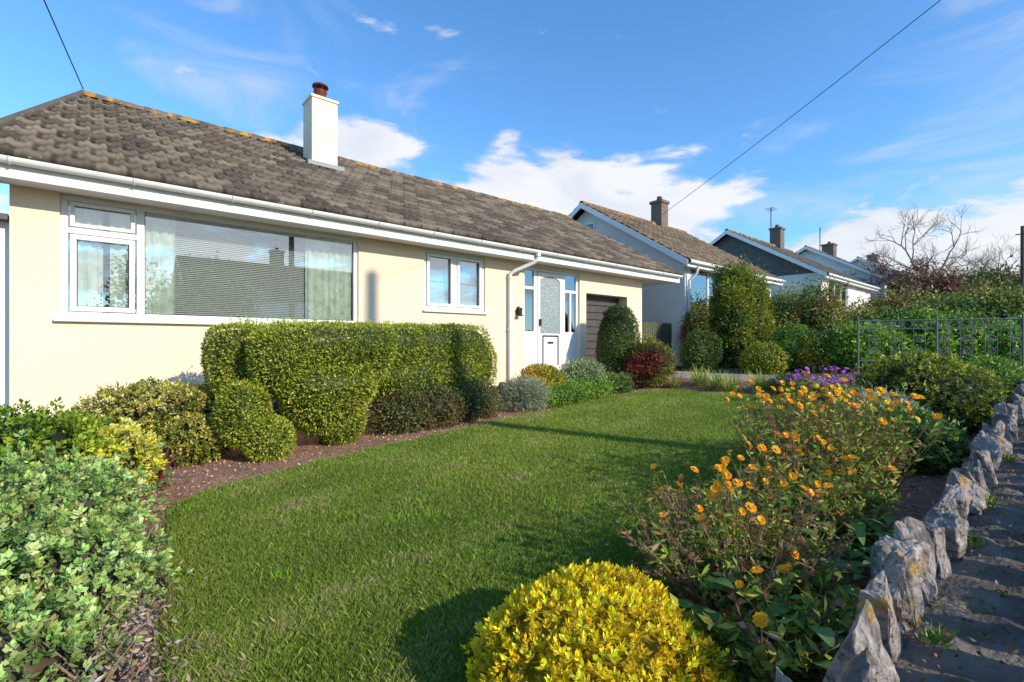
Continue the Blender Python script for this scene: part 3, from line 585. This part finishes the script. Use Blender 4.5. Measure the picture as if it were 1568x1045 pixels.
def flowery(name,c,r,stems,h,pal,fl,nfl,leafL=.05,leafW=.018,dry=.15,fsize=.02,lean=.35,nl=14,petals=9):
    q=Q(); tips=[]
    for i in range(stems):
        a=R.uniform(0,6.28); rr=math.sqrt(R.uniform(0,1)); b=np.array([c[0]+r[0]*rr*math.cos(a)*.75,c[1]+r[1]*rr*math.sin(a)*.75,gz(c[0])-.01])
        hh=h*R.uniform(.5,1.2)*(1-.35*rr*rr); t=b+np.array([math.cos(a)*lean*hh*rr+R.normal()*.06,math.sin(a)*lean*hh*rr+R.normal()*.06,hh]); m=(b+t)/2+np.array([R.normal()*.02,R.normal()*.02,.04])
        isdry=R.uniform()<dry
        col=np.array((.36,.21,.12)) if isdry else np.array((.22,.22,.06))
        pts=[b,(b+m)/2,m,(m+t)/2,t]; tube(q,pts,[.004,.0035,.003,.0025,.002],col,3)
        k=nl//2 if isdry else nl; u=R.uniform(.15,1,k); P=np.stack([np.interp(u,[0,.25,.5,.75,1],[p_[j] for p_ in pts]) for j in range(3)],1)
        o=unit(np.stack([R.normal(size=k),R.normal(size=k),R.uniform(.1,.9,k)],1))
        cc=palcol(P,pal,4,.3,.2) if not isdry else np.tile(np.array([.38,.22,.12]),(k,1))*R.uniform(.6,1.3,(k,1))
        leaves(q,P,o,leafL,leafW,cc,1.2,.4); tips.append((t,isdry))
    for t,d in tips:
        if d:
            o=unit(R.normal(size=(8,3))); leaves(q,np.tile(t,(8,1)),o,.016,.008,np.tile(np.array([.32,.19,.1]),(8,1)),2,.2)
    tips.sort(key=lambda z:-z[0][2]-R.uniform(0,.25)*h)
    idx=range(min(nfl,len(tips)))
    for i in idx:
        t=tips[i][0]+np.array([0,0,.018]); ax=unit(np.array([[R.normal()*.5-.35,R.normal()*.5-.35,1.]]))[0]
        e1=unit(np.cross(ax,[[.2,.9,.1]]))[0]; e2=np.cross(ax,e1)
        for ring in (0,1):
            th=np.arange(petals)*6.283/petals+ring*.3; d=np.cos(th)[:,None]*e1+np.sin(th)[:,None]*e2
            fs=fsize*(1-.35*ring)*R.uniform(.7,1.15); sd=np.cross(d,ax)*fs*.42; P0=np.tile(t+ax*.004*ring,(petals,1))
            V=np.stack([P0,P0+d*fs*.6+sd+ax*.004,P0+d*fs+ax*(.002+.006*ring),P0+d*fs*.6-sd+ax*.004],1).reshape(-1,3)
            q.add(V,np.arange(petals*4).reshape(-1,4),np.repeat(np.array(fl)*R.uniform(.8,1.15,(petals,1)),4,0))
    blob(q,(c[0],c[1],gz(c[0])+h*.22),(r[0]*.75,r[1]*.75,h*.42),int(stems*12),leafL,leafW,pal,amp=.25,depth=.4,core=(.07,.055,.03),hair=.1)
    return q.build(name,M_leaf)
ORG=(.97,.44,.01); PL=P_([((.08,.14,.025),2),((.17,.23,.04),3),((.29,.30,.06),2.5),((.26,.09,.04),.6)],1.45)
flowery('marigold_plant',(3.75,1.12,0),(.62,.5,0),300,.70,PL,ORG,62,.055,.018,.28,.027,.5,15)
flowery('marigold_plant',(3.0,.95,0),(.45,.36,0),180,.45,PL,ORG,26,.05,.017,.25,.024,.5,14)
flowery('marigold_plant',(2.15,.98,0),(.5,.36,0),280,.44,PL,ORG,38,.045,.013,.4,.022,.6,14)
flowery('marigold_plant',(1.72,.62,0),(.34,.2,0),140,.30,PL,ORG,7,.055,.02,.2,.022,.6,16)
flowery('marigold_plant',(4.6,1.25,0),(.5,.42,0),240,.60,PL+[((.65,.55,.05),3)],(.92,.66,.05),70,.055,.02,.1,.026,.5,18)
flowery('aster_plant',(8.3,2.35,0),(.6,.5,0),220,.50,GRN,(.62,.16,.66),130,.06,.014,.1,.034,.5,14)
flowery('aster_plant',(7.5,2.0,0),(.4,.3,0),120,.40,GRN,(.62,.16,.66),50,.06,.014,.1,.028,.5,14)
def broad(name,c,n,L,W,pal,spread):
    q=Q(); p=np.array(c)+np.stack([R.normal(size=n)*spread[0],R.normal(size=n)*spread[1],np.abs(R.normal(size=n))*spread[2]],1)
    a=R.uniform(0,6.28,n); t=unit(np.stack([np.cos(a),np.sin(a),R.uniform(-.1,.7,n)],1)); sd=unit(np.cross(t,[[0,0,1.]])); nm=np.cross(sd,t)
    Ls=(L*R.uniform(.6,1.3,n))[:,None];Ws=(W*R.uniform(.7,1.2,n))[:,None]; col=palcol(p,pal,3,.25,.3)
    us=[0,.2,.45,.7,.9,1];ws=[.08,.7,1,.8,.4,.02]; V=[]
    for u,w in zip(us,ws):
        cpt=p+t*Ls*u+nm*Ls*(.25*u-.5*u*u)
        V+= [cpt-sd*Ws*.5*w+nm*Ws*.12*w,cpt,cpt+sd*Ws*.5*w+nm*Ws*.12*w]
    V=np.stack(V,1).reshape(-1,3); F=[]
    for k in range(5):
        for j in range(2): F.append([3*k+j,3*k+j+1,3*k+4+j,3*k+3+j])
    F=np.array(F); F=(F[None]+(np.arange(n)*18)[:,None,None]).reshape(-1,4); q.add(V,F,np.repeat(col,18,0)); return q.build(name,M_leaf)
broad('primrose_plant',(1.95,.62,-1.02),80,.15,.06,[((.10,.19,.035),2),((.17,.29,.06),2)],(.22,.10,.07))
broad('primrose_plant',(2.7,.62,-1.0),60,.14,.055,[((.10,.19,.035),2),((.17,.29,.06),2)],(.25,.08,.07))
q=Q(); blob(q,(1.19,.97,-1.08),(.405,.405,.30),34000,.027,.0125,YEL,amp=.07,freq=6,depth=.12,clump=8,mixr=.3,hair=.03,core=(.35,.24,.01),ground=-1.18,ros=8); q.build('golden_euonymus_ball',M_leaf)
q=Q()
for c,r,n in (((-.25,3.25,-.96),(.44,.48,.36),16000),((-.05,2.75,-1.0),(.28,.38,.25),9000),((-.5,2.85,-.88),(.43,.48,.34),12000),((-.27,2.25,-1.05),(.3,.35,.22),8000),((-.2,3.75,-.92),(.40,.35,.28),8000)):
    blob(q,c,r,n,.034,.021,P_([((.19,.29,.09),2),((.32,.44,.15),3),((.48,.58,.26),2.5)],1.25,1.0),amp=.22,freq=8,depth=.35,clump=10,mixr=.3,hair=.15,core=(.12,.09,.055),ground=-1.14,ros=9)
q.build('hebe_shrub',M_leaf)
q=Q()
for i in range(260):
    a=R.uniform(0,6.28); b=np.array([-.02+R.normal()*.12,2.55+R.normal()*.5,-1.13]); t=b+np.array([math.cos(a)*.12,math.sin(a)*.12,R.uniform(.06,.18)]); tube(q,[b,(b+t)/2+[0,0,.02],t],[.004,.003,.0015],np.array((.34,.22,.17))*R.uniform(.5,1.4),3)
m=2500; P=np.stack([.06+R.normal(size=m)*.09,2.5+R.normal(size=m)*.5,-1.12+np.abs(R.normal(size=m))*.05],1); leaves(q,P,unit(R.normal(size=(m,3))),.03,.012,palcol(P,[((.40,.28,.22),2),((.52,.45,.4),1),((.2,.2,.09),1)],4,.3,.3)); q.build('dead_heather',M_leaf)
q=Q()
for c,r,n in (((-.45,4.15,-.72),(.5,.5,.32),12000),((-.15,4.55,-.80),(.45,.45,.32),11000)): blob(q,c,r,n,.045,.026,P_([((.09,.17,.015),2),((.19,.30,.03),3),((.42,.48,.05),1.4)],1.3),amp=.22,depth=.25,hair=.08,ground=-1.15,ros=5)
q.build('griselinia_shrub',M_leaf)
sh('golden_euonymus',(.12,4.30,-.83),(.26,.28,.24),7000,.035,.02,[((.3,.34,.03),1),((.78,.70,.07),2),((.9,.84,.2),1.5)],depth=.25,hair=.1,ros=6,amp=.2)
q=Q()
for c,r,n in (((.5,5.9,-.66),(.56,.42,.30),13000),((.72,5.45,-.92),(.33,.28,.22),8000)): blob(q,c,r,n,.042,.02,P_([((.10,.14,.02),2),((.21,.24,.04),2),((.36,.37,.08),1.5),((.55,.5,.18),1)],1.3),amp=.15,depth=.25,hair=.08,ground=-1.15,ros=5)
q.build('variegated_shrub',M_leaf)
def spiky(name,c,n,L,W,col,up=1.0):
    q=Q(); a=R.uniform(0,6.28,n); t=unit(np.stack([np.cos(a),np.sin(a),R.uniform(.4,2.2,n)*up],1)); sd=unit(np.cross(t,[[0,0,1.]]))
    p=np.array(c)+R.normal(size=(n,3))*[.05,.05,0]; Ls=(L*R.uniform(.6,1.2,n))[:,None]; d=np.array([0,0,1.])
    m=p+t*Ls*.55; e=p+t*Ls-d*Ls*.22*np.abs(R.normal(size=(n,1))); V=np.stack([p-sd*W*.4,p+sd*W*.4,m+sd*W*.5,m-sd*W*.5,m-sd*W*.5,m+sd*W*.5,e+sd*W*.05,e-sd*W*.05],1).reshape(-1,3)
    q.add(V,np.arange(n*8).reshape(-1,4),np.repeat(np.array(col)*R.uniform(.6,1.4,(n,1)),8,0)); return q.build(name,M_leaf)
spiky('red_cordyline',(.36,4.65,-1.12),70,.42,.016,(.30,.09,.09))
for (s,y) in ((8.95,4.1),(9.1,4.45),(9.25,3.7),(9.3,4.9)): spiky('iris_clump',(s,y,gz(s)),140,.46,.016,(.42,.46,.1))
spiky('iris_clump',(9.05,5.3,gz(9.05)),120,.4,.014,(.55,.52,.18))
spiky('iris_clump',(8.9,3.0,gz(8.9)),120,.3,.014,(.22,.32,.07))
sh('low_shrub',(9.2,3.2,-.75),(.35,.3,.22),5000,.04,.02,GRN,depth=.3)

# ------------------------------------------------------------ trees
def tree(name,base,h,r0,depth,pal=None,nl=0,L=.1,W=.05,spread=.55,bark=(.14,.11,.085),clus=.35,first=.3):
    q=Q(); tips=[]
    def br(p,d,l,r,k):
        pts=[p];dd=d.copy()
        for i in range(4):
            dd=unit((dd+R.normal(size=3)*.13+np.array([0,0,.04]))[None])[0]; pts.append(pts[-1]+dd*l/4)
        tube(q,pts,np.linspace(r,r*.62,5),np.array(bark)*R.uniform(.8,1.2),6 if k>depth-2 else 3)
        if k<=2: tips.extend(pts[1:])
        if k==0: return
        for i in range(3 if k>1 else 4):
            j=R.randint(2,5) if i else 4
            nd=unit((dd+R.normal(size=3)*spread+np.array([0,0,.12]))[None])[0]; br(pts[j],nd,l*R.uniform(.62,.85),r*.6*R.uniform(.8,1.05),k-1)
    br(np.array(base,float),np.array([0,0,1.]),h*first,r0,depth)
    if nl:
        T=np.array(tips); P=T[R.randint(0,len(T),nl)]+R.normal(size=(nl,3))*clus*.5
        leaves(q,P,unit(P-np.array(base)-[0,0,h*.5]),L,W,palcol(P,pal,1.2,.3,.5),.3,1.2)
    return q.build(name,M_leaf)
tree('copper_tree',(37.8,7.0,.7),6.4,.16,5,PUR,7000,.14,.07,.6)
tree('copper_tree',(35.2,5.6,.6),4.8,.14,5,PUR+[((.3,.2,.1),1)],5000,.14,.07,.6)
tree('bare_tree',(42.5,5.6,1.2),8.6,.2,6,spread=.55,bark=(.36,.29,.2))
tree('bare_tree',(47,3.0,1.4),7.0,.16,6,spread=.6,bark=(.36,.29,.2))
for (s,y,h) in ((1.2,-9.8,5.6),(5.2,-9.6,6.2),(10.5,-10.2,5.0)):
    tree('street_tree',(s,y,-1.7),h,.16,5,GRN,9000,.18,.1,.6,clus=.6)
q=Q()
for i in range(26):
    s=-14+i*1.6; blob(q,(s,-9.7,-.8),(1.0,.7,1.1+R.uniform(-.1,.25)),2500,.12,.07,DRK,amp=.12,depth=.2)
q.build('hedge',M_leaf)

# ------------------------------------------------------------ poles and cables
MP=nmat('pole_wood',(.12,.09,.07),.9,[(4,(.07,.06,.05),.4,.6)])
tubes('telegraph_pole',[([(-4,-9.2,-1.8),(-4,-9.2,7.9)],[.14,.1])],MP)
tubes('telegraph_pole',[([(7,-9.2,-1.8),(7,-9.2,9.3)],[.14,.1])],MP)
tubes('telegraph_pole',[([(36.3,1.55,0),(36.3,1.55,6.1)],[.10,.075]),([(36.2,1.3,5.7),(36.4,1.8,5.7)],.03)],MP)
def cable(name,a,b,sag,r=.011):
    a=np.array(a,float);b=np.array(b,float); tubes(name,[([a+(b-a)*t-np.array([0,0,sag*4*t*(1-t)]) for t in np.linspace(0,1,30)],r)],M_cable,None,5)
cable('overhead_cable',(-.11,11.1,4.38),(-4,-9.2,7.9),.15,.009)
cable('overhead_cable',(17.7,11.0,5.3),(7,-9.2,9.2),.25,.009)

# ------------------------------------------------------------ sky & sun
sd=Vector((.22,-.975,0)).normalized(); EL=math.radians(26)
sdir=Vector((sd.x*math.cos(EL),sd.y*math.cos(EL),math.sin(EL)))
su=bpy.data.lights.new('sun','SUN'); su.energy=4.9; su.angle=math.radians(.5); su.color=(1,.915,.77)
so=link(bpy.data.objects.new('sun',su)); so.rotation_euler=sdir.to_track_quat('Z','Y').to_euler(); so.location=(0,0,30)
w=bpy.data.worlds.new('World'); sc.world=w; w.use_nodes=True; nt=w.node_tree; bg=nt.nodes['Background']
sky=nt.nodes.new('ShaderNodeTexSky'); sky.sky_type='NISHITA'; sky.sun_disc=False; sky.sun_elevation=EL; sky.sun_rotation=math.atan2(sdir.x,sdir.y); sky.ozone_density=3.0; sky.air_density=1.0; sky.dust_density=.3
tc=nt.nodes.new('ShaderNodeTexCoord'); sx=nt.nodes.new('ShaderNodeSeparateXYZ'); nt.links.new(tc.outputs['Generated'],sx.inputs[0])
def mth(op,a,b=None,c=None,clamp=False):
    n=nt.nodes.new('ShaderNodeMath'); n.operation=op; n.use_clamp=clamp
    for i,v in enumerate((a,b,c)):
        if v is None: continue
        if isinstance(v,(int,float)): n.inputs[i].default_value=v
        else: nt.links.new(v,n.inputs[i])
    return n.outputs[0]
az=mth('ARCTAN2',sx.outputs[1],sx.outputs[0]); el=mth('ARCSINE',sx.outputs[2])
cv=nt.nodes.new('ShaderNodeCombineXYZ'); nt.links.new(az,cv.inputs[0]); nt.links.new(mth('MULTIPLY',el,2.6),cv.inputs[1])
def noi(scale,detail,rough=.55,dist=0):
    n=nt.nodes.new('ShaderNodeTexNoise'); n.inputs['Scale'].default_value=scale; n.inputs['Detail'].default_value=detail; n.inputs['Roughness'].default_value=rough; n.inputs['Distortion'].default_value=dist
    nt.links.new(cv.outputs[0],n.inputs['Vector']); return n.outputs['Fac']
n1=noi(6.5,8,.56,.25); n2=noi(3.4,7,.56,.8)
d2=math.radians
def ell(a,e,ra,re,wt_):
    x=mth('DIVIDE',mth('SUBTRACT',az,d2(a)),d2(ra)); y=mth('DIVIDE',mth('SUBTRACT',el,d2(e)),d2(re))
    r=mth('ADD',mth('MULTIPLY',x,x),mth('MULTIPLY',y,y)); return mth('MULTIPLY',mth('MAXIMUM',mth('SUBTRACT',1.,r),0),wt_)
ms=[ell(44,12.5,28,12,1.5),ell(4,4,26,12,1.45),ell(69,19.5,13,6,1.3),ell(-80,14,60,15,1.1),ell(120,12,40,12,.8)]
m_=ms[0]
for x_ in ms[1:]: m_=mth('MAXIMUM',m_,x_)
dens=mth('ADD',mth('MULTIPLY',m_,.62),mth('MULTIPLY',mth('SUBTRACT',n1,.5),2.0))
cl=nt.nodes.new('ShaderNodeMapRange'); cl.interpolation_type='SMOOTHSTEP'; cl.inputs[1].default_value=.22; cl.inputs[2].default_value=.60; nt.links.new(dens,cl.inputs[0])
ws=[ell(79,29,16,12,1.15),ell(4,23,16,11,1.1),ell(55,22,30,9,.7),ell(95,38,30,15,.8),ell(8,13,24,8,1.3)]
w_=ws[0]
for x_ in ws[1:]: w_=mth('MAXIMUM',w_,x_)
wd=nt.nodes.new('ShaderNodeMapRange'); wd.interpolation_type='SMOOTHSTEP'; wd.inputs[1].default_value=.22; wd.inputs[2].default_value=.8; nt.links.new(mth('ADD',mth('MULTIPLY',w_,.42),mth('MULTIPLY',mth('SUBTRACT',n2,.5),1.9)),wd.inputs[0])
fac=mth('MAXIMUM',mth('MULTIPLY',cl.outputs[0],.95),mth('MULTIPLY',wd.outputs[0],.55))
cc=nt.nodes.new('ShaderNodeMix'); cc.data_type='RGBA'; cc.inputs[6].default_value=(4.3,4.8,5.7,1); cc.inputs[7].default_value=(6.4,6.45,6.6,1)
cs=nt.nodes.new('ShaderNodeMapRange'); nt.links.new(mth('ADD',n2,mth('MULTIPLY',cl.outputs[0],.3)),cs.inputs[0]); cs.inputs[1].default_value=.45; cs.inputs[2].default_value=.85; nt.links.new(cs.outputs[0],cc.inputs[0])
tint=nt.nodes.new('ShaderNodeMix'); tint.data_type='RGBA'; tint.blend_type='MULTIPLY'; tint.inputs[0].default_value=1; nt.links.new(sky.outputs[0],tint.inputs[6]); tint.inputs[7].default_value=(1.0,1.55,1.9,1)
mx=nt.nodes.new('ShaderNodeMix'); mx.data_type='RGBA'; nt.links.new(fac,mx.inputs[0]); nt.links.new(tint.outputs[2],mx.inputs[6]); nt.links.new(cc.outputs[2],mx.inputs[7])
nt.links.new(mx.outputs[2],bg.inputs[0]); bg.inputs[1].default_value=.15

for o in sc.objects:
    if o.parent is None: o.location.z+=1.1
cam=bpy.data.cameras.new('camera'); co=link(bpy.data.objects.new('camera',cam)); cam.lens=17; cam.sensor_width=36; cam.clip_end=2000; cam.clip_start=.02
cam.shift_y=.003; co.location=(0,0,1.1); co.rotation_euler=(math.radians(90),0,math.radians(49-90)); sc.camera=co
